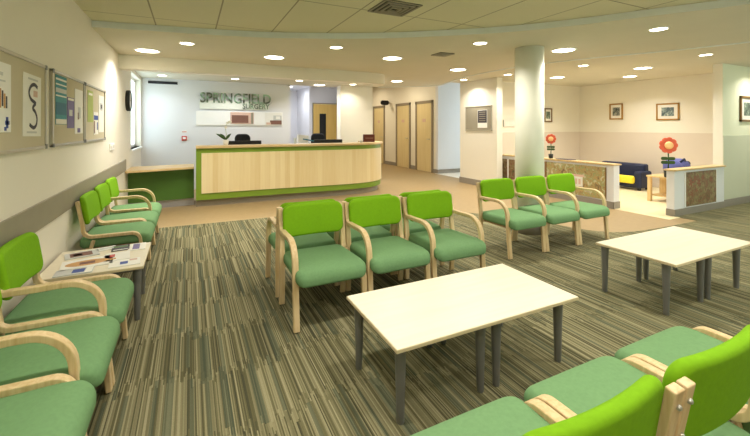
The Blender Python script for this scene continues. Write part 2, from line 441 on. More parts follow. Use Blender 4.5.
# left wall with a daylight window at its far end
w1 = (7.86, 9.34, 1.0, 2.38)
struct('wall_left', MB().box(XL-.15, XL, -1.7, w1[0], 0, 2.6).box(XL-.15, XL, w1[1], YB+.1, 0, 2.6)
       .box(XL-.15, XL, w1[0], w1[1], 0, w1[2]).box(XL-.15, XL, w1[0], w1[1], w1[3], 2.6), 'wall')
fr = struct('window_1', MB().box(XL-.14, XL-.1, w1[0], w1[1], w1[2], w1[2]+.05).box(XL-.14, XL-.1, w1[0], w1[1], w1[3]-.05, w1[3])
            .box(XL-.14, XL-.1, w1[0], w1[0]+.05, w1[2], w1[3]).box(XL-.14, XL-.1, w1[1]-.05, w1[1], w1[2], w1[3])
            .box(XL-.14, XL-.1, 8.57, 8.62, w1[2], w1[3]), 'white')
MB().box(XL-.125, XL-.119, w1[0]+.05, w1[1]-.05, w1[2]+.05, w1[3]-.05).build('window_pane', 'glassw', fr)
MB().box(XL-.1, XL+.03, w1[0]-.04, w1[1]+.04, w1[2]-.03, w1[2]).build('window_sill', 'white', fr)
struct('trim_1', MB().box(XL, XL+.015, -1.6, 7.2, .705, .885), 'taupe', .004)        # chair rail band on the left wall
struct('baseboard_left', MB().box(XL, XL+.012, -1.6, 7.2, .006, .11), 'skirt')
# reception back wall, pillar wall, opening to the back office
struct('wall_reception', MB().box(XL, 2.25, YB, YB+.12, 0, 2.52), 'wallwhite')
struct('wall_pillar', MB().box(3.42, 4.32, 9.0, 9.25, 0, ZH).box(4.26, 4.32, 9.25, 16, 0, ZH), 'wall', .006)
bp = smooth_path([(XL, 6.56), (.2, 6.56), (1.4, 6.60), (2.6, 6.60), (3.1, 6.62), (3.38, 6.67), (3.53, 6.80), (3.57, 6.98)], 5)
struct('trim_2', band(MB(), bp, 0, -.2, 2.25, ZL), 'wall')                              # curved bulkhead over the counter
# back office
struct('wall_office', MB().box(2.13, 2.25, YB+.12, 13.0, 0, 2.7).box(2.13, 3.4, 13.0, 13.1, 0, 2.7).box(4.24, 4.26, 9.25, 13, 0, 2.7)
       .box(3.36, 4.24, 11.55, 11.65, 2.16, 2.7).box(3.34, 3.44, 11.5, 13.0, 0, 2.7).box(2.25, 3.42, 9.45, 9.55, ZL, 2.7), 'wallwhite')
struct('ceiling_office', MB().box(2.1, 4.3, 9.26, 13.1, 2.66, 2.72), 'wallwhite')
# corridor, right hand walls
struct('wall_doors', MB().box(6.7, 6.82, 9.55, 16, 0, ZH), 'wall')
struct('wall_corridor_end', MB().box(4.2, 6.82, 16, 16.1, 0, ZH), 'wall')
cw = (7.95, 9.3, .9, 2.4)
struct('wall_corridor', MB().box(6.7, 9.9, 9.43, 9.55, 0, ZH), 'wallwhite')
struct('wall_corridor_near', MB().box(6.35, 9.9, 7.62, 7.74, 0, ZH), 'wallwhite')
struct('wall_corridor_outer', MB().box(9.8, 9.9, 7.62, 9.55, 0, cw[2]).box(9.8, 9.9, 7.62, 9.55, cw[3], ZH).box(9.8, 9.9, 7.62, cw[0], cw[2], cw[3]).box(9.8, 9.9, cw[1], 9.55, cw[2], cw[3]), 'wallwhite')
f2 = struct('window_2', MB().box(9.82, 9.86, cw[0], cw[1], cw[2], cw[2]+.05).box(9.82, 9.86, cw[0], cw[1], cw[3]-.05, cw[3])
            .box(9.82, 9.86, cw[0], cw[0]+.05, cw[2], cw[3]).box(9.82, 9.86, cw[1]-.05, cw[1], cw[2], cw[3]), 'white')
MB().box(9.835, 9.841, cw[0]+.05, cw[1]-.05, cw[2]+.05, cw[3]-.05).build('window_pane', 'glassw', f2)
struct('wall_notice', MB().box(6.18, 6.35, 6.45, 7.74, 0, ZH), 'wall', .006)
struct('wall_alcove_back', MB().box(6.35, 9.8, 6.97, 7.07, 0, 2.6), 'wall')
struct('wall_alcove_right', MB().box(9.7, 9.8, 3.3, 7.0, 0, 2.6), 'wall')
o = struct('wall_right', MB().box(8.36, 10.3, 3.3, 3.44, 0, 2.6), ['wallmint', 'wall'])
for p in o.data.polygons:
    if p.normal.x < -.5 or p.normal.y > .5: p.material_index = 1
struct('trim_3', MB().box(6.35, 9.7, 6.955, 6.97, .1, 1.27).box(9.685, 9.7, 3.44, 6.97, .1, 1.27), 'panel')     # wall protection panels
struct('trim_4', MB().box(8.36, 10.3, 3.288, 3.3, .12, 1.25), 'panelmint')
struct('baseboard_right', MB().box(8.36, 10.3, 3.28, 3.3, .006, .13), 'skirt')
struct('baseboard_doors', MB().box(6.686, 6.7, 9.43, 9.74, 0, .12).box(6.686, 6.7, 10.62, 11.05, 0, .12).box(6.686, 6.7, 12.0, 12.9, 0, .12).box(6.7, 9.8, 9.415, 9.43, 0, .12), 'skirt')
struct('baseboard_notice', MB().box(6.165, 6.18, 6.44, 7.75, 0, .14).box(6.165, 6.35, 6.435, 6.45, 0, .14), 'skirt')
struct('baseboard_alcove', MB().box(6.35, 9.7, 6.95, 6.97, .004, .1).box(9.68, 9.7, 3.44, 6.97, .004, .1), 'panel')
# rear and far side of the waiting room
rw = (4.6, 9.4, .8, 2.3)  # unseen rear window, added to throw greenish light on the right side
struct('wall_rear', MB().box(XL-.1, rw[0], -1.7, -1.6, 0, 2.6).box(rw[1], 10.3, -1.7, -1.6, 0, 2.6).box(rw[0], rw[1], -1.7, -1.6, 0, rw[2]).box(rw[0], rw[1], -1.7, -1.6, rw[3], 2.6), 'wall')
f3 = struct('added_rear_window', MB().box(rw[0], rw[1], -1.68, -1.63, rw[2], rw[2]+.05).box(rw[0], rw[1], -1.68, -1.63, rw[3]-.05, rw[3]).box(rw[0], rw[0]+.05, -1.68, -1.63, rw[2], rw[3])
            .box(rw[1]-.05, rw[1], -1.68, -1.63, rw[2], rw[3]).box(6.97, 7.03, -1.68, -1.63, rw[2], rw[3]), 'white')
MB().box(rw[0]+.05, rw[1]-.05, -1.66, -1.654, rw[2]+.05, rw[3]-.05).build('window_pane', 'glassw', f3)
struct('wall_side', MB().box(10.2, 10.3, -1.7, 3.44, 0, 2.6), 'wall')
# column
col = MB().lathe([(.182, .006), (.182, ZL)], 48, (4.08, 3.66, 0))
cx = struct('column', col, 'column')
MB().lathe([(.19, .006), (.19, .13), (.183, .135)], 48, (4.08, 3.66, 0)).build('baseboard_column', 'skirt')['kind'] = 'structure'
# half walls with pictures let into them
hw = struct('wall_half_left', MB().box(6.5, 6.66, 4.04, 6.95, 0, .74), 'wallwhite', .004)
MB().box(6.47, 6.69, 4.02, 6.95, .74, .765).build('ledge', 'countertop', hw, .004)
MB().box(6.487, 6.5, 4.03, 6.95, 0, .12).box(6.487, 6.66, 4.028, 4.04, 0, .12).build('skirting', 'skirt', hw)
hw2 = struct('wall_half_right', MB().box(6.80, 8.36, 3.28, 3.395, 0, .71), 'wallwhite', .004)
MB().box(6.77, 8.36, 3.25, 3.425, .71, .735).build('ledge', 'countertop', hw2, .004)
MB().box(6.79, 8.36, 3.267, 3.28, .006, .11).box(6.787, 6.80, 3.267, 3.395, .006, .11).build('skirting', 'skirt', hw2)

def doorset(n, y0, y1, dl):
    f = struct(f'door_{n}', MB().box(6.67, 6.7, y0, y0+.09, 0, 2.23).box(6.67, 6.7, y1-.09, y1, 0, 2.23).box(6.67, 6.7, y0, y1, 2.14, 2.23), 'doorframe', .004)
    MB().box(6.685, 6.7, y0+.09, y1-.09, .006, 2.14).build('door_leaf', 'doorw', f)
    MB().tube([(6.685, y0+.17, 1.02), (6.64, y0+.17, 1.02), (6.64, y0+.28, 1.02)], .01).build('handle', 'bolt', f)
    MB().box(6.681, 6.685, (y0+y1)/2-.09, (y0+y1)/2+.09, 1.56, 1.66).build('door_plate', 'pinkprint', f)
doorset(1, 9.66, 10.66, 1); doorset(2, 10.98, 11.98, 1); doorset(3, 12.86, 13.86, 1)
# office door ajar
d4 = struct('door_4', MB().box(3.47, 4.24, 11.5, 11.545, .005, 2.12), 'yellowdoor', .003)
MB().box(3.67, 3.88, 11.492, 11.5, 1.0, 1.82).build('vision_panel', 'black', d4)
MB().box(3.45, 3.465, 11.49, 11.55, 0, 2.15).box(3.45, 4.40, 11.49, 11.55, 2.125, 2.155).build('door_frame', 'doorframe', d4)

# ================================================================= CHAIRS
BEV = .004
def make_meshes():
    me = {}
    m = MB(); m.pillow(.254, .275, .092, .062, .035, .012, lambda x, y, z: (x*(1 + .03*(-y/.275)), y-.012, z + .374 - .03*max(0, (-y-.16)/.108)**2 - .010*(y+.268)/.53))
    me['seat'] = m.mesh('seat', 'seat')
    m = MB().box(-.225, .225, -.19, .21, .305, .330); me['pan'] = m.mesh('seat_pan', 'beechdark')
    # backrest: pad in x-z, bent round the sitter, its ends in front of the posts
    def bf(x, y, z):
        zz = .650 + y; yy = .226 + (zz-.5)*.15
        return (x, yy - z - .018 - .03*((x/.26)**2) + .012, zz)
    m = MB(); m.pillow(.250, .124, .045, .06, .021, .010, bf); me['back'] = m.mesh('backrest', 'back')
    # armless frame: post -> seat rail -> front leg
    low_ = [(.267, .745), (.230, .54)] + arc((.155, .495), .07, 8, -86, 8) + [(.0, .425)] + arc((-.135, .355), .07, 90, 172, 8) + [(-.232, .006)]
    # frame with the rail tucked under the seat pad
    hid_ = [(.267, .745), (.230, .54), (.212, .42)] + arc((.140, .385), .06, 8, -86, 6) + [(.0, .322)] + arc((-.150, .262), .06, 90, 172, 6) + [(-.232, .006)]
    # armed frame: post -> armrest -> front leg
    arm_ = [(.267, .745), (.250, .645)] + arc((.195, .625), .045, -5, -85, 6) + [(.06, .582), (.0, .585)] + arc((-.045, .435), .15, 88, 176, 10) + [(-.212, .2), (-.234, .006)]
    for sd, s in (('l', -1), ('r', 1)):
        xa, xb = sorted((s*.2335, s*.2755))
        me['low'+sd] = MB().strip(low_, xa, xb, .027).mesh('side_frame', 'beech')
        me['hid'+sd] = MB().strip(hid_, xa, xb, .027).mesh('side_frame', 'beech')
        me['arm'+sd] = MB().strip(arm_, xa, xb, .030).mesh('armrest_frame', 'beech')
        me['legl'+sd] = MB().strip([(.15, .392), (.205, .2), (.225, .006)], xa, xb, .028).mesh('rear_leg', 'beech')
        me['lega'+sd] = MB().strip([(.245, .60), (.214, .38), (.214, .2), (.225, .006)], xa, xb, .028).mesh('rear_leg', 'beech')
    me['rail'] = MB().box(-.2335, .2335, .19, .212, .30, .345).mesh('seat_rail', 'beech')
    return me
CM = make_meshes()
def chair(label, loc, rz, group, left, right, bolts=False):
    t = thing('waiting_chair', label, 'chair', loc, rz, group)
    link('seat', CM['seat'], t); link('seat_pan', CM['pan'], t, BEV); link('backrest', CM['back'], t)
    for sd, kind in (('l', left), ('r', right)):
        if kind == 'arm': link('armrest_frame', CM['arm'+sd], t, BEV); link('rear_leg', CM['lega'+sd], t, BEV)
        else: link('side_frame', CM[kind+sd], t, BEV); link('rear_leg', CM['legl'+sd], t, BEV)
    link('seat_rail', CM['rail'], t, BEV)
    return t

P = .56
FZ = .006
CH = 'lime-backed green chair'
# middle block, facing the camera side (-y)
gF = 'front row of three chairs behind the long table'
protoF = chair('green beech armchair in the middle block, nearest the left wall, facing the long table', (.905, 2.777, FZ), 0, gF, 'arm', 'hid')
copy_thing(protoF, (.905+P, 2.777, FZ), 0, 'middle of the three green armchairs facing the long cream table', gF)
chair('green armchair facing the long table, arms both sides, at the right end of its row', (.92+2*P, 2.777, FZ), 0, gF, 'arm', 'arm')
gB = 'back-to-back row of three chairs facing the reception counter'
# turned round: local right is world left
chair('green armchair facing the reception, back to back with the leftmost front chair', (.905, 3.362, FZ), PI, gB, 'hid', 'arm')
chair('green chair facing the reception, back to back with the middle front chair', (.905+P, 3.362, FZ), PI, gB, 'hid', 'arm')
chair('green armchair facing the reception, back to back with the right-end front chair', (.905+2*P, 3.362, FZ), PI, gB, 'arm', 'arm')
# right block in front of the column
gR = 'row of three chairs in front of the column'
R0 = 3.285
rr = copy_thing(protoF, (R0, 3.2, FZ), 0, 'green armchair standing left of the round column, first of its row', gR)
copy_thing(protoF, (R0+.555, 3.2, FZ), 0, 'green armchair standing right in front of the round column, middle of its row', gR)
chair('green armchair nearest the children\'s alcove gap, right end of the column row', (R0+1.11, 3.2, FZ), 0, gR, 'arm', 'arm')
# wall chairs, facing +x  (rz = +90deg turns local -y to +x)
gW = 'near group of chairs along the left wall'
XW = -.612
chair('green armchair against the left wall, next to the magazine table, under the first noticeboard', (XW, 2.715, FZ), PI/2, gW, 'arm', 'low')
chair('green armchair against the left wall, second from the magazine table towards the camera', (XW, 2.155, FZ), PI/2, gW, 'arm', 'low')
chair('green chair against the left wall, the one nearest the camera', (XW, 1.595, FZ), PI/2, gW, 'low', 'low')
gX = 'far group of chairs along the left wall'
chair('green chair against the left wall just past the magazine table, open side without armrest', (XW, 4.36, FZ), PI/2, gX, 'low', 'low')
chair('middle green chair of the far trio along the left wall', (XW, 4.92, FZ), PI/2, gX, 'low', 'arm')
chair('green armchair of the far wall trio closest to the low reception desk', (XW, 5.48, FZ), PI/2, gX, 'low', 'arm')
# foreground row, seen from behind
gN = 'foreground row of armless chairs facing the long table'
for i, lb in enumerate(('foreground green chair at the bottom edge, leftmost of three seen from behind',
                        'foreground green chair seen from behind, between the two other foreground chairs',
                        'foreground green chair at the right picture edge, seen from behind')):
    c = chair(lb, (.833 + i*P, .79, FZ), PI, gN, 'low', 'low')
    for sx in (-.2545, .2545):
        for z in (.60, .70):
            MB().lathe([(.0075, -.004), (.0075, .004), (.004, .008)], 10, (sx, .230 + (z-.54)*.1805 + .0145, z), 0, 'y').build('bolt', 'bolt', c)

# ================================================================= TABLES
def tleg(x, y, h):
    return MB().lathe([(.017, 0), (.0185, .004), (.028, h-.03), (.030, h)], 20, (x, y, 0))
def coffee_table(label, loc, L, W, mids, name='coffee_table', group=None):
    t = thing(name, label, 'table', loc, 0, group)
    h = .42-FZ
    MB().box(0, L, 0, W, h-.022, h).build('tabletop', 'maple', t, .004)
    MB().box(-.0015, L+.0015, -.0015, W+.0015, h-.019, h-.004).build('edge_band', 'mapleedge', t)
    xs = [.06] + ([L/2-.055, L/2+.055] if mids else []) + [L-.06]
    for x in xs:
        for y in (.10, W-.04): tleg(x + (.014 if y < .2 else 0), y, h-.022).build('leg', 'legmetal', t)
    for y in (.09, W-.05): MB().box(.06, L-.06, y, y+.02, h-.06, h-.022).build('under_rail', 'legmetal', t)
    return t
gT = 'long low cream tables on eight grey legs'
coffee_table('long low cream table on eight tapered grey legs in front of the middle chairs', (.82, 1.46, FZ), 1.2, .595, True, group=gT)
coffee_table('long low cream table at the right, in front of the column chairs', (3.11, 1.49, FZ), 1.2, .595, True, group=gT)
coffee_table('square low cream table against the left wall, covered in magazines', (-.895, 3.13, FZ), .60, .62, False, name='magazine_table')

# magazines on the square table: (x, y, w, h, rot, mats, prints)
def magazine(label, x, y, w, h, rz, mats, prints, z=.4205, th=.006, name='magazine', oval=None):
    m = MB().box(-w/2, w/2, -h/2, h/2, 0, th, 0)
    for a, b, c, d, mi in prints: m.box(a*w/2, b*w/2, c*h/2, d*h/2, th-.001, th+.0006, mi)
    if oval: m.prism([(oval[0]*w/2 + oval[2]*w/2*math.cos(k*PI/12), oval[1]*h/2 + oval[3]*h/2*math.sin(k*PI/12)) for k in range(24)], th-.001, th+.0004, 1)
    o = m.build(name, mats); o.location = (x, y, z); o.rotation_euler = (0, 0, rz)
    return tag(o, label, 'magazine', 'magazines on the square table')
magazine('open magazine with orange oval picture on the square table', -.66, 3.36, .30, .21, .15, ['paper', 'orangeprint', 'brownprint'], [(-.3, .3, -.3, .25, 2)], oval=(0, 0, .85, .6))
magazine('magazine with reddish-brown cover photo near the wall on the square table', -.74, 3.60, .21, .15, .25, ['greyprint', 'brownprint', 'darkprint'], [(-.7, .6, -.7, .7, 1), (-.5, 0, -.4, .3, 2)])
magazine('white leaflet with blue picture at the near edge of the square table', -.70, 3.195, .21, .12, .05, ['greyprint', 'blueprint', 'paper'], [(-.1, .55, -.6, .6, 1), (.6, .95, -.9, .9, 2)])
magazine('dark-covered magazine at the far edge of the square table', -.50, 3.66, .12, .15, .1, ['darkprint', 'deskg', 'paper'], [(-.8, .8, .1, .6, 1), (-.8, .8, -.9, -.7, 2)])
magazine('white booklet with grey-blue strip on the far right corner of the square table', -.385, 3.64, .12, .19, .05, ['paper', 'violet'], [(-.5, .3, -.8, .8, 1)])
magazine('white sheet with small red figure in the middle of the square table', -.49, 3.43, .16, .20, .12, ['paper', 'red', 'orangeprint'], [(-.6, -.2, -.1, .6, 1), (-.7, -.1, -.7, -.4, 2)])
magazine('white booklet with small blue picture near the front right of the square table', -.42, 3.25, .19, .15, .1, ['paper', 'blueprint', 'pinkprint'], [(-.3, .2, -.5, .3, 1), (.3, .8, .3, .8, 2)])
magazine('pale leaflet lying by the wall, partly behind the brown-covered magazine', -.60, 3.69, .13, .09, .3, ['paper', 'greyprint'], [(-.7, .7, -.6, .5, 1)])

# ================================================================= NOTICEBOARDS
def board(label, y0, y1, z0, z1):
    t = thing('noticeboard', label, 'noticeboard', (XL, (y0+y1)/2, z0), 0, 'noticeboards on the left wall')
    h = z1-z0; w = (y1-y0)/2
    MB().box(.002, .014, -w+.01, w-.01, .01, h-.01).build('felt_panel', 'cork', t)
    MB().box(0, .022, -w, w, 0, .022).box(0, .022, -w, w, h-.022, h).box(0, .022, -w, -w+.022, 0, h).box(0, .022, w-.022, w, 0, h).build('frame', 'alu', t, .003)
    for y in (-w+.014, w-.014):
        for z in (.014, h-.014): MB().box(.018, .026, y-.016, y+.016, z-.016, z+.016).build('corner', 'legmetal', t, .003)
    return t
board('nearest of the three aluminium-framed noticeboards on the left wall, two white posters', 2.46, 3.42, 1.25, 1.83)
board('middle noticeboard on the left wall, with teal, violet and white leaflets', 3.55, 4.49, 1.25, 1.83)
board('noticeboard on the left wall closest to the reception, with a lime strip', 4.52, 5.48, 1.25, 1.83)
def poster(label, y0, y1, z0, z1, mats, prints, extra=None, tilt=0, x=XL+.0145):
    w, h = y1-y0, z1-z0
    m = MB().box(0, .002, -w/2, w/2, -h/2, h/2, 0)
    for a, b, c, d, mi in prints: m.box(.001, .003, a*w/2, b*w/2, c*h/2, d*h/2, mi)
    if extra: extra(m, w, h)
    o = m.build('poster', mats); o.location = (x, (y0+y1)/2, (z0+z1)/2); o.rotation_euler = (tilt, 0, 0)
    return tag(o, label, 'poster', 'posters on the left wall noticeboards')
poster('white poster with small bottle pictures and blue emblem on the nearest noticeboard', 2.54, 2.835, 1.37, 1.75, ['paper', 'orangeprint', 'darkprint', 'blueprint', 'greyprint'],
       [(-.8, .3, .62, .72, 4), (-.8, .5, .45, .5, 4), (-.75, .1, -.05, .0, 4), (.2, .32, -.25, .2, 2), (.36, .5, -.3, .12, 1), (.0, .14, -.3, .25, 1), (.54, .66, -.3, .05, 2), (-.3, -.1, -.3, .1, 1), (-.8, -.2, -.5, -.45, 4), (.48, .85, -.78, -.66, 3), (.55, .75, -.88, -.55, 3), (.4, .6, -.95, -.84, 3)])
def ribbon(m, w, h):
    pth = [(-.35, -.62), (.1, -.72), (.42, -.62), (.5, -.4), (.3, -.2), (.0, -.08), (.25, .05), (.3, .1), (-.2, .2), (-.42, .4), (-.2, .62), (.2, .7), (.55, .62)]
    P2 = smooth_path(pth, 4)
    A, B = offset([(a*w/2, b*h/2) for a, b in P2], .012), offset([(a*w/2, b*h/2) for a, b in P2], -.012)
    for i in range(len(P2)-1):
        q = [A[i], A[i+1], B[i+1], B[i]]
        m.add([(.0031, a, b) for a, b in q], [(0, 1, 2, 3)], 1)
poster('white poster with a curling dark ribbon drawing on the nearest noticeboard', 3.01, 3.316, 1.34, 1.735, ['paper', 'darkprint', 'pinkprint', 'greyprint'],
       [(-.5, .6, .82, .88, 3), (.1, .55, .3, .5, 2), (-.6, .5, -.9, -.84, 3)], ribbon, -.02)
poster('teal striped leaflet on the middle noticeboard', 3.63, 3.92, 1.42, 1.80, ['teal', 'paper', 'tealdark', 'greyprint'],
       [(-.95, .95, .80, .88, 1), (-.95, .95, .60, .66, 1), (-.95, .95, .30, .48, 3), (-.95, .95, .14, .2, 1), (-.95, .95, -.6, -.1, 2), (-.95, .95, -.98, -.78, 1)])
poster('violet leaflet on the middle noticeboard', 3.935, 4.15, 1.39, 1.65, ['violet', 'paper', 'greyprint'], [(-.8, .8, .8, .95, 1), (-.5, .4, -.2, .2, 2)])
poster('white leaflet right of the violet one on the middle noticeboard', 4.17, 4.44, 1.34, 1.74, ['paper', 'violet', 'greyprint', 'brownprint'], [(-.4, .3, -.95, -.75, 1), (-.2, .4, -.3, .2, 2), (-.3, 0, -.35, -.05, 3)])
poster('lime green strip leaflet on the noticeboard closest to reception', 4.64, 4.87, 1.45, 1.77, ['greenprint', 'paper', 'blueprint'], [(-.7, .7, .7, .85, 1)])
poster('white leaflet with blue and red blocks on the noticeboard closest to reception', 4.90, 5.12, 1.32, 1.56, ['paper', 'blueprint', 'brownprint'], [(-.9, .9, .3, .7, 1), (-.9, -.5, -.9, .2, 2), (.4, .8, -.6, .1, 1)])
poster('tall white leaflet at the right end of the noticeboard closest to reception', 5.15, 5.42, 1.34, 1.755, ['paper', 'greyprint', 'darkprint'], [(-.6, .5, .2, .6, 1), (-.3, .3, .3, .5, 2)])

# wall clock, socket, wall call point, vent slot
t = thing('wall_clock', 'black-rimmed round clock on the left wall above the low desk', 'clock', (XL, 7.36, 1.83))
MB().lathe([(.165, 0), (.17, .01), (.17, .05), (.15, .06), (.148, .045)], 40, (0, 0, 0), 0, 'x').build('rim', 'black', t)
MB().lathe([(.15, .04), (.15, .047)], 40, (0, 0, 0), 0, 'x').build('face', 'white', t)
MB().box(.047, .05, -.006, .006, 0, .09).build('minute_hand', 'black', t); MB().box(.047, .05, 0, .065, -.006, .006).build('hour_hand', 'black', t)
t = thing('wall_socket', 'white double socket plate on the left wall beyond the noticeboards', 'socket', (XL, 6.02, 1.14))
MB().box(0, .012, -.15, .15, -.045, .045).build('plate', 'white', t, .004)
for y in (-.08, .06): MB().box(.012, .017, y-.02, y+.05, -.02, .02).build('switch', 'offwhite', t, .002)
t = thing('call_point', 'small red square call point on the white reception wall', 'call point', (-.108, YB, 1.15))
MB().box(-.05, .05, -.03, 0, -.05, .05).build('housing', 'red', t, .006); MB().box(-.03, .03, -.034, -.03, -.02, .03).build('window', 'white', t)
tag(MB().box(-.055, .055, -.004, 0, 0, .05, 0).box(-.045, .045, -.0055, -.003, .015, .03, 1).build('small_sign', ['paper', 'red'], None, 0, (-.108, YB, 1.27)), 'small white sign above the red call point', 'sign')
t = thing('air_grille', 'long dark slot grille high on the white reception wall', 'vent', (-.52, YB, 2.362))
MB().box(-.28, .28, -.025, 0, -.028, .028).build('frame', 'black', t, .004)
for i in range(3): MB().box(-.26, .26, -.03, -.025, -.018+i*.014, -.012+i*.014).build('slat', 'darkprint', t)

# ================================================================= RECEPTION
def txt(body, size, name, parent, loc, wid=None, ext=.008):
    cu = bpy.data.curves.new(name, 'FONT'); cu.body = body; cu.size = size; cu.extrude = ext; cu.resolution_u = 3; cu.offset = size*.014
    ob = bpy.data.objects.new('tmp', cu); COL.objects.link(ob)
    dg = bpy.context.evaluated_depsgraph_get(); dg.update()
    me = bpy.data.meshes.new_from_object(ob.evaluated_get(dg)); bpy.data.objects.remove(ob)
    me.name = name
    if wid:
        xs = [v.co.x for v in me.vertices]; k = wid/(max(xs)-min(xs)); x0 = min(xs)
        for v in me.vertices: v.co.x = (v.co.x-x0)*k
    me.materials.clear(); me.materials.append(M['letter'])
    o = link(name, me, parent); o.location = loc; o.rotation_euler = (PI/2, 0, 0); return o
t = thing('reception_sign', 'reception sign with steel capital letters, green reflections painted in, over a white panel', 'sign', (.2, YB, 1.81))
MB().box(0, 1.52, -.035, -.02, 0, .19).build('sign_panel', 'signglass', t, .003)
for x in (.1, 1.42):
    MB().lathe([(.012, -.02), (.012, .0)], 12, (x, 0, .1), 0, 'y').build('standoff', 'bolt', t)
txt('SPRINGFIELD', .32, 'main_lettering', t, (.01, -.045, .15), 1.56, .01)
txt('SURGERY', .17, 'lower_lettering', t, (.92, -.045, .02), .62, .008)
t = thing('wall_display_panel', 'long plain white display panel below the reception sign', 'panel', (.128, YB, 1.45))
MB().box(0, 1.93, -.025, 0, 0, .31).build('panel', 'white', t, .002)
MB().box(0, 1.93, -.025, 0, -.012, 0).build('lower_trim', 'offwhite', t)
t = thing('framed_photo', 'brown framed photo on the white panel behind reception', 'picture', (.85, YB-.025, 1.475))
MB().box(0, .52, -.014, 0, 0, .27).build('mount', 'pinkprint', t, .002); MB().box(.03, .40, -.018, -.012, .02, .20, 0).build('photo', 'brownprint', t); MB().box(.46, .51, -.018, -.012, .0, .26).build('side_strip', 'taupe', t)
m = MB().box(0, .40, -.003, 0, 0, .28, 0).box(.12, .40, -.005, -.002, 0, .10, 1).box(.2, .4, -.0045, -.002, .10, .22, 2).box(.26, .36, -.0052, -.002, .13, .2, 0).box(.03, .14, -.0055, -.002, 0, .05, 3)
tag(m.build('poster', ['paper', 'brownprint', 'greyprint', 'pinkprint'], None, 0, (1.635, YB-.0248, 1.46)), 'small poster with red-brown figure at the right end of the white panel', 'poster')

# counter
cp = smooth_path([(.10, 7.31), (1.0, 7.31), (1.9, 7.28), (2.7, 7.24), (3.25, 7.27), (3.62, 7.42), (3.88, 7.68), (3.99, 8.0), (4.0, 8.4)], 5)
t = thing('reception_counter', 'long curved reception counter with maple front and green border', 'counter', (0, 0, 0))
band(MB(), cp, 0, -.14, .12, 1.025).build('body', 'counterg', t)
cpp = [p for p in cp if p[0] > .19]
band(MB(), [(.185, 7.31)] + cpp, .018, 0, .235, .94).build('front_panel', 'counterpanel', t)
band(MB(), cp, .05, -.36, 1.025, 1.065).build('countertop', 'countertop', t, .004)
band(MB(), cp, -.06, -.12, 0, .12).build('kick_plate', 'kick', t)
t = thing('work_desk', 'long maple work desk behind the curved reception counter', 'desk', (0, 0, 0))
MB().box(.3, 3.45, 7.72, 8.22, .70, .73).build('desktop', 'counterpanel', t)
for x in (.3, 1.9, 3.42): MB().box(x, x+.03, 7.74, 8.2, 0, .70).build('end_panel', 'counterpanel', t)
# low side desk
t = thing('side_desk', 'low tan-topped desk with dark green front beside the left wall', 'desk', (0, 0, 0))
MB().prism([(XL+.005, 7.14), (.07, 7.38), (.07, 8.02), (XL+.005, 7.9)], .665, .70).build('desktop', 'countertop', t, .004)
MB().prism([(XL+.005, 7.46), (.07, 7.54), (.07, 7.57), (XL+.005, 7.49)], .13, .665).build('front_panel', 'deskg', t)
MB().prism([(XL+.005, 7.50), (.07, 7.57), (.07, 7.59), (XL+.005, 7.52)], .0, .13).build('kick_plate', 'steelkick', t)
MB().box(.04, .07, 7.6, 8.0, 0, .665).box(XL+.005, XL+.03, 7.53, 7.88, 0, .665).build('end_panel', 'deskg', t)

# things on the counter and desk
t = thing('orchid', 'white orchid in a pale pot at the left end of the reception counter', 'plant', (.60, 7.53, 1.065))
MB().lathe([(.035, 0), (.045, .02), (.055, .1), (.05, .1), (.04, .05)], 20).build('pot', 'offwhite', t)
lf = MB()
for a, L in ((2.9, .17), (2.4, .13), (.3, .1)):
    pts = [(math.cos(a)*L*k/5, math.sin(a)*.02, .1+.16*(k/5)-.05*(k/5)**2) for k in range(6)]
    lf.tube(pts, [.012, .022, .026, .022, .014, .003], 8)
lf.build('leaves', 'leafd', t)
MB().tube([(0, 0, .08), (.01, 0, .2), (-.005, 0, .32), (.02, 0, .42), (.07, 0, .44)], .005, 6).build('stem', 'leaflight', t)
for p in ((.0, -.01, .33), (.03, 0, .41), (.075, 0, .43)):
    fm = MB()
    for k in range(5):
        a = 2*PI*k/5; fm.lathe([(.002, -.006), (.013, -.002), (.013, .002), (.002, .006)], 10, (p[0]+.016*math.cos(a), p[1], p[2]+.016*math.sin(a)), 0, 'y')
    fm.build('flower', 'petalwhite', t)
def office_chair(label, x, y, rz):
    t = thing('office_chair', label, 'office chair', (x, y, 0), rz, 'black office chairs behind the reception')
    m = MB(); m.pillow(.165, .15, .07, .1, .03, .01, lambda a, b, c: (a, .23 - c + .03*(a/.165)**2*-1, 1.10+b)); m.build('backrest', 'blackfab', t)
    m = MB(); m.pillow(.23, .23, .08, .09, .035, .01, lambda a, b, c: (a, b, .49+c)); m.build('seat', 'blackfab', t)
    MB().strip([(.1, .44), (.27, .46), (.29, .6), (.27, .98)], -.03, .03, .02).build('back_bar', 'black', t)
    MB().lathe([(.03, .1), (.03, .45)], 16).build('column', 'black', t)
    for k in range(5):
        a = 2*PI*k/5+.3
        MB().tube([(0, 0, .12), (.14*math.cos(a), .14*math.sin(a), .1), (.27*math.cos(a), .27*math.sin(a), .075)], [.025, .02, .015]).build('foot', 'black', t)
        MB().lathe([(.03, -.02), (.035, -.012), (.035, .012), (.03, .02)], 14, (.27*math.cos(a), .27*math.sin(a), .036), 0, 'x').build('castor', 'black', t)
office_chair('black office chair behind the counter below the reception sign', 1.06, 8.45, .15)
office_chair('black office chair behind the counter in front of the yellow door', 2.70, 8.45, -.1)
def monitor(label, x, y):
    t = thing('monitor', label, 'monitor', (x, y, .73), 0, 'monitors behind the counter')
    MB().box(-.32, .32, -.02, .02, .07, .40).build('screen_case', 'black', t, .006)
    MB().box(-.30, .30, .02, .022, .09, .37).build('screen', 'darkprint', t)
    MB().box(-.03, .03, -.06, -.02, .0, .2).box(-.11, .11, -.1, .08, 0, .012).build('stand', 'black', t, .004)
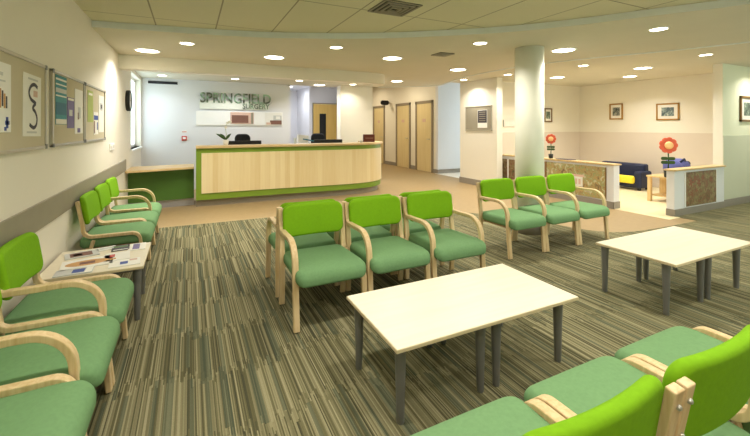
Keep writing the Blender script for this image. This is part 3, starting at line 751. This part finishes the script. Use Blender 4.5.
monitor('black monitor top showing behind the counter under the reception sign', .97, 7.85)
monitor('black monitor top showing behind the counter in front of the yellow door', 2.70, 7.85)
t = thing('printer', 'white desktop printer with blue-grey paper tray behind the counter', 'printer', (2.13, 7.92, .73))
MB().prism([(-.14, -.12), (.14, -.12), (.14, .16), (-.14, .16)], 0, .33).build('body', 'white', t, .02)
MB().box(-.1, .12, .06, .2, .33, .50, 0, Matrix.Rotation(.12, 4, 'Y')).build('paper_feed', 'offwhite', t, .01)
MB().box(-.06, .15, -.14, -.02, .40, .425, 0, Matrix.Rotation(.2, 4, 'Y')).build('paper_tray', 'tealdark', t, .004)
MB().box(-.145, -.11, -.02, .1, .3, .44).build('side_lid', 'greyprint', t, .006)
t = thing('leaflet_box', 'dark red-brown leaflet box at the right end of the reception counter', 'box', (3.62, 7.74, 1.065), -.2)
MB().box(-.125, .125, -.05, .05, 0, .17).build('case', 'darkred', t, .004); MB().box(-.09, .09, -.053, -.05, .07, .10).build('label_strip', 'brownprint', t)
tag(MB().lathe([(.03, 0), (.03, .03), (.012, .045), (.012, .05)], 16).build('desk_bell', 'bolt', None, 0, (3.3, 7.45, 1.065)), 'small service bell on the reception counter beside the dark red box', 'bell')
# hanging dark sign by the corridor doors
t = thing('projecting_sign', 'small dark oval sign projecting from the wall above the corridor doors', 'sign', (6.7, 12.5, 2.30))
m = MB(); m.pillow(.17, .085, .06, .08, .02, 0, lambda a, b, c: (-.20+a, c, b)); m.build('sign_body', 'black', t)
MB().tube([(-.06, 0, 0), (0, 0, 0)], .012).build('bracket', 'black', t)

# ================================================================= RIGHT SIDE
t = thing('noticeboard', 'square grey noticeboard with a dark poster on the wall left of the column', 'noticeboard', (6.18, 7.05, 1.31))
MB().box(-.014, 0, -.44, .44, .01, .575).build('felt_panel', 'taupe', t)
MB().box(-.022, 0, -.455, .455, 0, .022).box(-.022, 0, -.455, .455, .565, .587).box(-.022, 0, -.455, -.433, 0, .587).box(-.022, 0, .433, .455, 0, .587).build('frame', 'alu', t, .003)
m = MB().box(-.003, 0, -.16, .16, 0, .42, 0).box(-.005, -.002, -.15, .15, .12, .41, 1)
for i in range(5): m.box(-.006, -.004, -.11, .11, .16+i*.05, .175+i*.05, 2)
tag(m.build('poster', ['paper', 'darkprint', 'taupe'], None, 0, (6.165, 6.90, 1.38)), 'dark poster with white foot pinned on the square grey noticeboard', 'poster')
def framed(label, loc, w, h, axis, mat, fr='goldframe', fw=.03, grp='framed pictures in the alcove'):
    t = thing('framed_picture', label, 'picture', loc, {'-x': 0, '-y': PI/2}[axis], grp)
    # local: hangs on +x wall, faces -x, width along y
    MB().box(-.03, 0, -w/2, w/2, -h/2, -h/2+fw).box(-.03, 0, -w/2, w/2, h/2-fw, h/2).box(-.03, 0, -w/2, -w/2+fw, -h/2, h/2).box(-.03, 0, w/2-fw, w/2, -h/2, h/2).build('frame', fr, t, .004)
    MB().box(-.012, 0, -w/2+fw*.8, w/2-fw*.8, -h/2+fw*.8, h/2-fw*.8).build('mount', 'offwhite', t)
    MB().box(-.014, -.01, -w*.27, w*.27, -h*.26, h*.26).build('print', mat, t)
framed('small square framed picture on the alcove wall above the navy sofa', (9.7, 5.96, 1.79), .33, .40, '-x', 'photoA', 'goldframe')
framed('wide framed landscape picture on the alcove wall above the red flower', (9.7, 4.81, 1.745), .46, .38, '-x', 'photoC', 'goldframe')
framed('framed picture on the alcove back wall beside the column', (8.44, 6.97, 1.71), .28, .36, '-y', 'photoB', 'brownframe')
framed('dark wooden framed picture on the mint wall at the right edge', (9.28, 3.3, 1.73), .64, .47, '-y', 'photoB', 'brownframe', .04)
t = thing('wall_plaque', 'pale plaque sign on the alcove wall just left of the column', 'sign', (7.06, 6.955, 1.49))
MB().box(-.2, .2, -.008, 0, -.08, .08).build('plate', 'offwhite', t, .003); MB().box(-.2, -.185, -.02, 0, -.085, .085).build('holder', 'alu', t)
# pictures let into the half walls
t = thing('mural_panel', 'village collage picture set into the half wall right of the column', 'mural', (6.497, 4.80, .14))
MB().box(-.012, 0, -.62, .58, 0, .56).build('print', 'muralA', t)
m = MB().box(-.014, -.011, -.2, .18, .16, .36, 0).box(-.015, -.013, -.22, .2, .34, .38, 1)
for i in range(5): m.box(-.0155, -.0135, -.16+i*.07, -.12+i*.07, .2, .3, 1)
m.build('printed_house', ['offwhite', 'pinkprint'], t)
for a, b in ((-.635, -.62), (.58, .63)): MB().box(-.016, 0, a, b, 0, .56).build('edge_strip', 'brownframe', t)
t = thing('mural_panel', 'narrow leafy picture set into the half wall left of the column', 'mural', (6.497, 6.42, .17))
MB().box(-.012, 0, -.24, .2, 0, .50).build('print', 'muralB', t); MB().box(-.015, 0, -.02, .02, 0, .5).build('edge_strip', 'white', t)
t = thing('mural_panel', 'reddish plant collage set into the half wall by the mint wall', 'mural', (7.57, 3.277, .13))
MB().box(-.48, .48, -.012, 0, 0, .545).build('print', 'muralB', t)
m = MB()
for i, (x, z, r) in enumerate(((-.32, .38, .07), (-.2, .43, .05), (-.08, .36, .06), (.05, .44, .05), (.3, .40, .05), (-.3, .2, .05), (-.15, .24, .04))):
    for k in range(5):
        a = 2*PI*k/5 + i
        cx_, cz_ = x + r*.6*math.cos(a), z + r*.6*math.sin(a)
        q = [(cx_ + r*.5*math.cos(a)*math.cos(w) - r*.28*math.sin(a)*math.sin(w), cz_ + r*.5*math.sin(a)*math.cos(w) + r*.28*math.cos(a)*math.sin(w)) for w in [2*PI*j/10 for j in range(10)]]
        m.add([(p, -.0125, h) for p, h in q], [tuple(range(10))])
m.build('printed_blooms', 'bloomprint', t)
for a in (-.5, .48): MB().box(a, a+.02, -.016, 0, 0, .545).build('edge_strip', 'white', t)

# sofa
t = thing('sofa', 'low navy sofa in front of the alcove wall', 'sofa', (9.02, 5.44, .004))
MB().box(-.19, .20, -.50, .50, .05, .24).build('base', 'navy', t, .03)
MB().box(.03, .20, -.50, .50, .24, .57).build('backrest', 'navy', t, .04)
for a in (-.56, .40): MB().box(-.22, .21, a, a+.16, .05, .42).build('armrest', 'navy', t, .04)
for x in (-.14, .15):
    for y in (-.48, .48): MB().box(x-.025, x+.025, y-.025, y+.025, 0, .05).build('foot', 'black', t)
MB().box(-.19, .03, -.40, .40, .24, .29).build('seat_cushion', 'navy', t, .02)
mb = MB(); mb.pillow(.44, .085, .10, .05, .045, .0)
o = mb.build('cushion', 'yellow'); o.location = (8.735, 5.42, .24); o.rotation_euler = (PI/2, 0, PI/2); tag(o, 'bright yellow cushion along the front of the navy sofa', 'cushion')

# toy table and toys
t = thing('toy_table', 'small light wooden play table behind the half wall', 'table', (7.82, 3.98, .004))
MB().box(-.03, .8, -.25, .25, .455, .485).build('tabletop', 'toywood', t, .005)
for x in (0, .74):
    for y in (-.2, .2): MB().box(x-.03, x+.03, y-.03, y+.03, 0, .455).build('leg', 'toywood', t, .004)
MB().box(.06, .76, -.2, .2, .10, .13).build('shelf', 'toywood', t, .004)
MB().box(.3, .33, -.19, .19, .13, .455).build('divider', 'toywood', t)
def flower(label, loc, s, rz):
    t = thing('toy_flower', label, 'toy flower', loc, rz, 'giant red toy flowers'); t.scale = (s, s, s)
    MB().lathe([(.05, 0), (.06, .01), (.068, .13), (.06, .13), (.055, .1)], 20).build('pot', 'pot', t)
    MB().tube([(0, 0, .08), (.006, 0, .3), (0, .0, .58)], .011, 8).build('stem', 'leafd', t)
    for z in (.27, .34):
        for sgn in (-1, 1):
            m = MB(); m.pillow(.055, .03, .02, .028, .009, 0, lambda a, b, c: (sgn*.055+a, c, z+b)); m.build('leaf', 'leafd', t)
    for k in range(9):
        a = 2*PI*k/9
        m = MB(); m.pillow(.052, .05, .03, .045, .014, 0, lambda p, q, r: ((.095+p)*math.cos(a)-q*math.sin(a), -.01+r, .58+(.095+p)*math.sin(a)+q*math.cos(a))); m.build('petal', 'petal', t)
    MB().lathe([(.07, -.04), (.065, -.05), (.03, -.06)], 24, (0, 0, .58), 0, 'y').build('flower_centre', 'flowercore', t)
    MB().lathe([(.09, -.005), (.09, .012)], 24, (0, 0, .58), 0, 'y').build('back_disc', 'petal', t)
flower('giant red toy flower with orange centre on the wooden play table', (7.79, 3.86, .489), 1.0, -.75)
flower('smaller red toy flower standing on the half wall beside the column', (6.58, 5.36, .765), .68, -.9)
# purple fabric toy
t = thing('soft_toy', 'purple-blue rolled fabric toy on the wooden play table', 'toy', (8.22, 3.93, .506))
m = MB(); m.pillow(.26, .15, .26, .12, .1, .03, lambda a, b, c: (a, b, c+.13 + .015*math.sin(a*22))); m.build('body', 'purple', t)
MB().tube([(-.1, -.1, .24), (-.02, -.13, .3), (.08, -.1, .25)], .02, 8).build('handle', 'navy', t)
MB().lathe([(.05, -.02), (.05, .02)], 18, (.27, -.04, .2), 0, 'x').build('end_disc', 'darkprint', t)
t = thing('folder', 'dark flat folder lying on the half wall ledge beside the small flower', 'folder', (6.58, 5.02, .765), .05)
MB().box(-.08, .08, -.16, .16, 0, .012).build('cover', 'darkprint', t, .002); MB().box(-.074, .078, -.155, .155, .003, .009).build('pages', 'paper', t)

# ================================================================= CEILING FITTINGS
def vent(label, x, y, z, s, rz=0):
    t = thing('ceiling_vent', label, 'vent', (x, y, z), rz, 'ceiling vents')
    m = MB()
    for k in range(4):
        a = s*(1-k*.24); b = a-.018
        zz = -.012-.004*k
        for (x0, x1, y0, y1) in ((-a, a, -a, -b), (-a, a, b, a), (-a, -b, -b, b), (b, a, -b, b)): m.box(x0, x1, y0, y1, zz, zz+.012)
    m.build('louvres', 'taupe', t)
    MB().box(-s, s, -s, s, -.006, 0).build('backing', 'black', t)
vent('square louvred vent in the tiled ceiling near the top picture edge', 1.73, 3.13, ZU, .19)
vent('small dark vent in the lower plaster ceiling left of the column', 3.28, 4.5, ZL, .12)
LW = []
def downlight(label, x, y, z, r, W, col=(1, .935, .83), spread=2.4, dif='diffuser'):
    t = thing('downlight', label, 'ceiling light', (x, y, z), 0, 'recessed round ceiling downlights')
    n = 28; ro, ri = r, r*.84
    MB().lathe([(ro, 0), (ro, -.006), (ri, -.010), (ri, -.001)], n).build('trim_ring', 'white', t)
    MB().lathe([(ri, -.006), (ri, -.002)], n).build('diffuser', dif, t)
    L = bpy.data.lights.new('downlight_lamp', 'AREA'); L.shape = 'DISK'; L.size = ri*1.6; L.energy = W; L.color = col; L.spread = spread
    lo = bpy.data.objects.new('lamp', L); COL.objects.link(lo); lo.parent = t; lo.location = (0, 0, -.016)
    return t
BIG, SML = .165, .095
WB, WS = 18, 14
for lb, x, y, z, r, w in (
    ('large downlight at the left wall just before the bulkhead', -.52, 6.05, ZL, BIG, WB),
    ('small downlight near the left end of the curved ceiling step', -.03, 5.30, ZL, SML, WS),
    ('large downlight before the bulkhead above the maple counter front', 1.14, 5.79, ZL, BIG, WB),
    ('small downlight over the middle chairs just behind the ceiling step', 1.73, 4.71, ZL, SML, WS),
    ('large downlight between the bulkhead end and the small vent', 2.77, 5.08, ZL, BIG, WB),
    ('downlight over the tan floor before the corridor doors', 4.25, 7.58, ZL, BIG*.9, WB),
    ('large downlight left of the column, above the tan floor', 4.40, 5.57, ZL, BIG, WB),
    ('small downlight just left of the column top', 3.26, 3.69, ZL, SML, WS),
    ('large downlight just right of the column top', 4.58, 3.53, ZL, BIG, WB),
    ('small downlight nearest the right picture edge', 4.50, 2.32, ZL, SML, WS),
    ('large alcove downlight next to the column, above the back wall picture', 7.40, 5.86, ZA, BIG, WB),
    ('small alcove downlight right of the column', 6.39, 4.52, ZA, SML, WS),
    ('large alcove downlight in front of the two alcove pictures', 7.67, 4.22, ZA, BIG, WB),
    ('alcove downlight closest to the square picture', 8.69, 5.05, ZA, BIG*.9, WB),
    ('small downlight above the half wall by the mint wall', 7.12, 3.02, ZA, SML, WS),
    ('small downlight beside the column over the half wall', 6.05, 5.99, ZA, SML, WS),
    ('small downlight washing the grey noticeboard wall', 5.78, 7.10, ZA, SML, WS),
    ('small downlight washing the pillar wall right of the yellow door', 3.60, 8.62, ZL, SML, 7),
    ('small downlight over the low desk by the reception window', -.50, 8.80, ZL, SML, 4),
    ('small downlight over the reception in front of the sign', .89, 8.75, ZL, SML, 9),
    ('small downlight at the opening to the back office', 2.22, 8.45, ZL, SML, 9),
    ('large downlight inside the reception opening beside the pillar', 2.9, 9.1, ZL, BIG, 10),
    ('downlight in the tiled ceiling above the near wall chairs', .1, 1.7, ZU, SML, 15),
    ('downlight in the tiled ceiling above the long table', 1.45, 1.75, ZU, BIG, 13.5),
    ('downlight in the tiled ceiling above the foreground chairs', 1.4, .3, ZU, BIG, 12),
    ('downlight in the tiled ceiling above the camera', .0, -.4, ZU, BIG, 16),
    ('downlight in the tiled ceiling over the right table', 3.2, .9, ZU, BIG, 15),
    ('downlight in the tiled ceiling near the added rear window', 3.2, -.8, ZU, BIG, 16),
    ('downlight washing the mint wall beyond the right picture edge', 9.25, 2.85, ZA, SML, 14),
    ('downlight above the right aisle by the added rear window', 6.6, .6, ZA, BIG, 20),
):
    cold = y > 8.3 and x < 2.9
    downlight(lb, x, y, z, r, w, (.95, .96, 1) if cold else (1, .935, .83))
downlight('round lamp in the back office ceiling', 2.75, 10.3, 2.66, BIG, 14, (.95, .97, 1), 3.0, 'officelamp')
downlight('round lamp deep in the back office ceiling', 2.75, 11.8, 2.66, BIG, 12, (.95, .97, 1), 3.0, 'officelamp')
downlight('round lamp in the corridor ceiling by the doors', 5.55, 10.6, ZH, BIG, 26, (1, .85, .6), 3.0)
downlight('round lamp at the far end of the corridor ceiling', 5.55, 13.2, ZH, BIG, 26, (1, .85, .6), 3.0)

# daylight through the windows; the rear one is an added greenish light
def daylight(loc, rot, sx, sy, W, col):
    L = bpy.data.lights.new('window_daylight', 'AREA'); L.shape = 'RECTANGLE'; L.size = sx; L.size_y = sy; L.energy = W; L.color = col
    o = bpy.data.objects.new('window_daylight', L); COL.objects.link(o); o.location = loc; o.rotation_euler = rot; o['kind'] = 'structure'
daylight((XL-.3, 8.6, 1.7), (0, -PI/2, 0), 1.4, 1.5, 13, (.84, .91, 1))
daylight((10.05, 8.62, 1.65), (0, PI/2, 0), 1.5, 1.3, 80, (.9, .93, 1))
daylight((7.0, -1.85, 1.55), (PI/2, 0, 0), 4.7, 1.5, 60, (.90, 1, .80))  # green-tinted lamp added behind the unseen rear window
w = bpy.data.worlds.new('World'); S.world = w; w.use_nodes = True
bg = w.node_tree.nodes['Background']; bg.inputs[0].default_value = (.8, .9, 1, 1); bg.inputs[1].default_value = 3

# ================================================================= CAMERA
cam = bpy.data.cameras.new('Camera'); co = bpy.data.objects.new('Camera', cam); COL.objects.link(co)
co.location = (0, 0, 1.4); co.rotation_euler = (PI/2, 0, math.radians(-26))
cam.sensor_fit = 'HORIZONTAL'; cam.sensor_width = 36; cam.lens = 380/750*36; cam.shift_y = -91/750; cam.clip_start = .02
S.camera = co
vs = S.view_settings; vs.view_transform = 'Standard'; vs.look = 'None'; vs.gamma = 1; vs.use_curve_mapping = False; vs.exposure = 0
S.cycles.use_denoising = True
S.cycles.max_bounces = 8; S.cycles.diffuse_bounces = 5; S.cycles.sample_clamp_indirect = 6
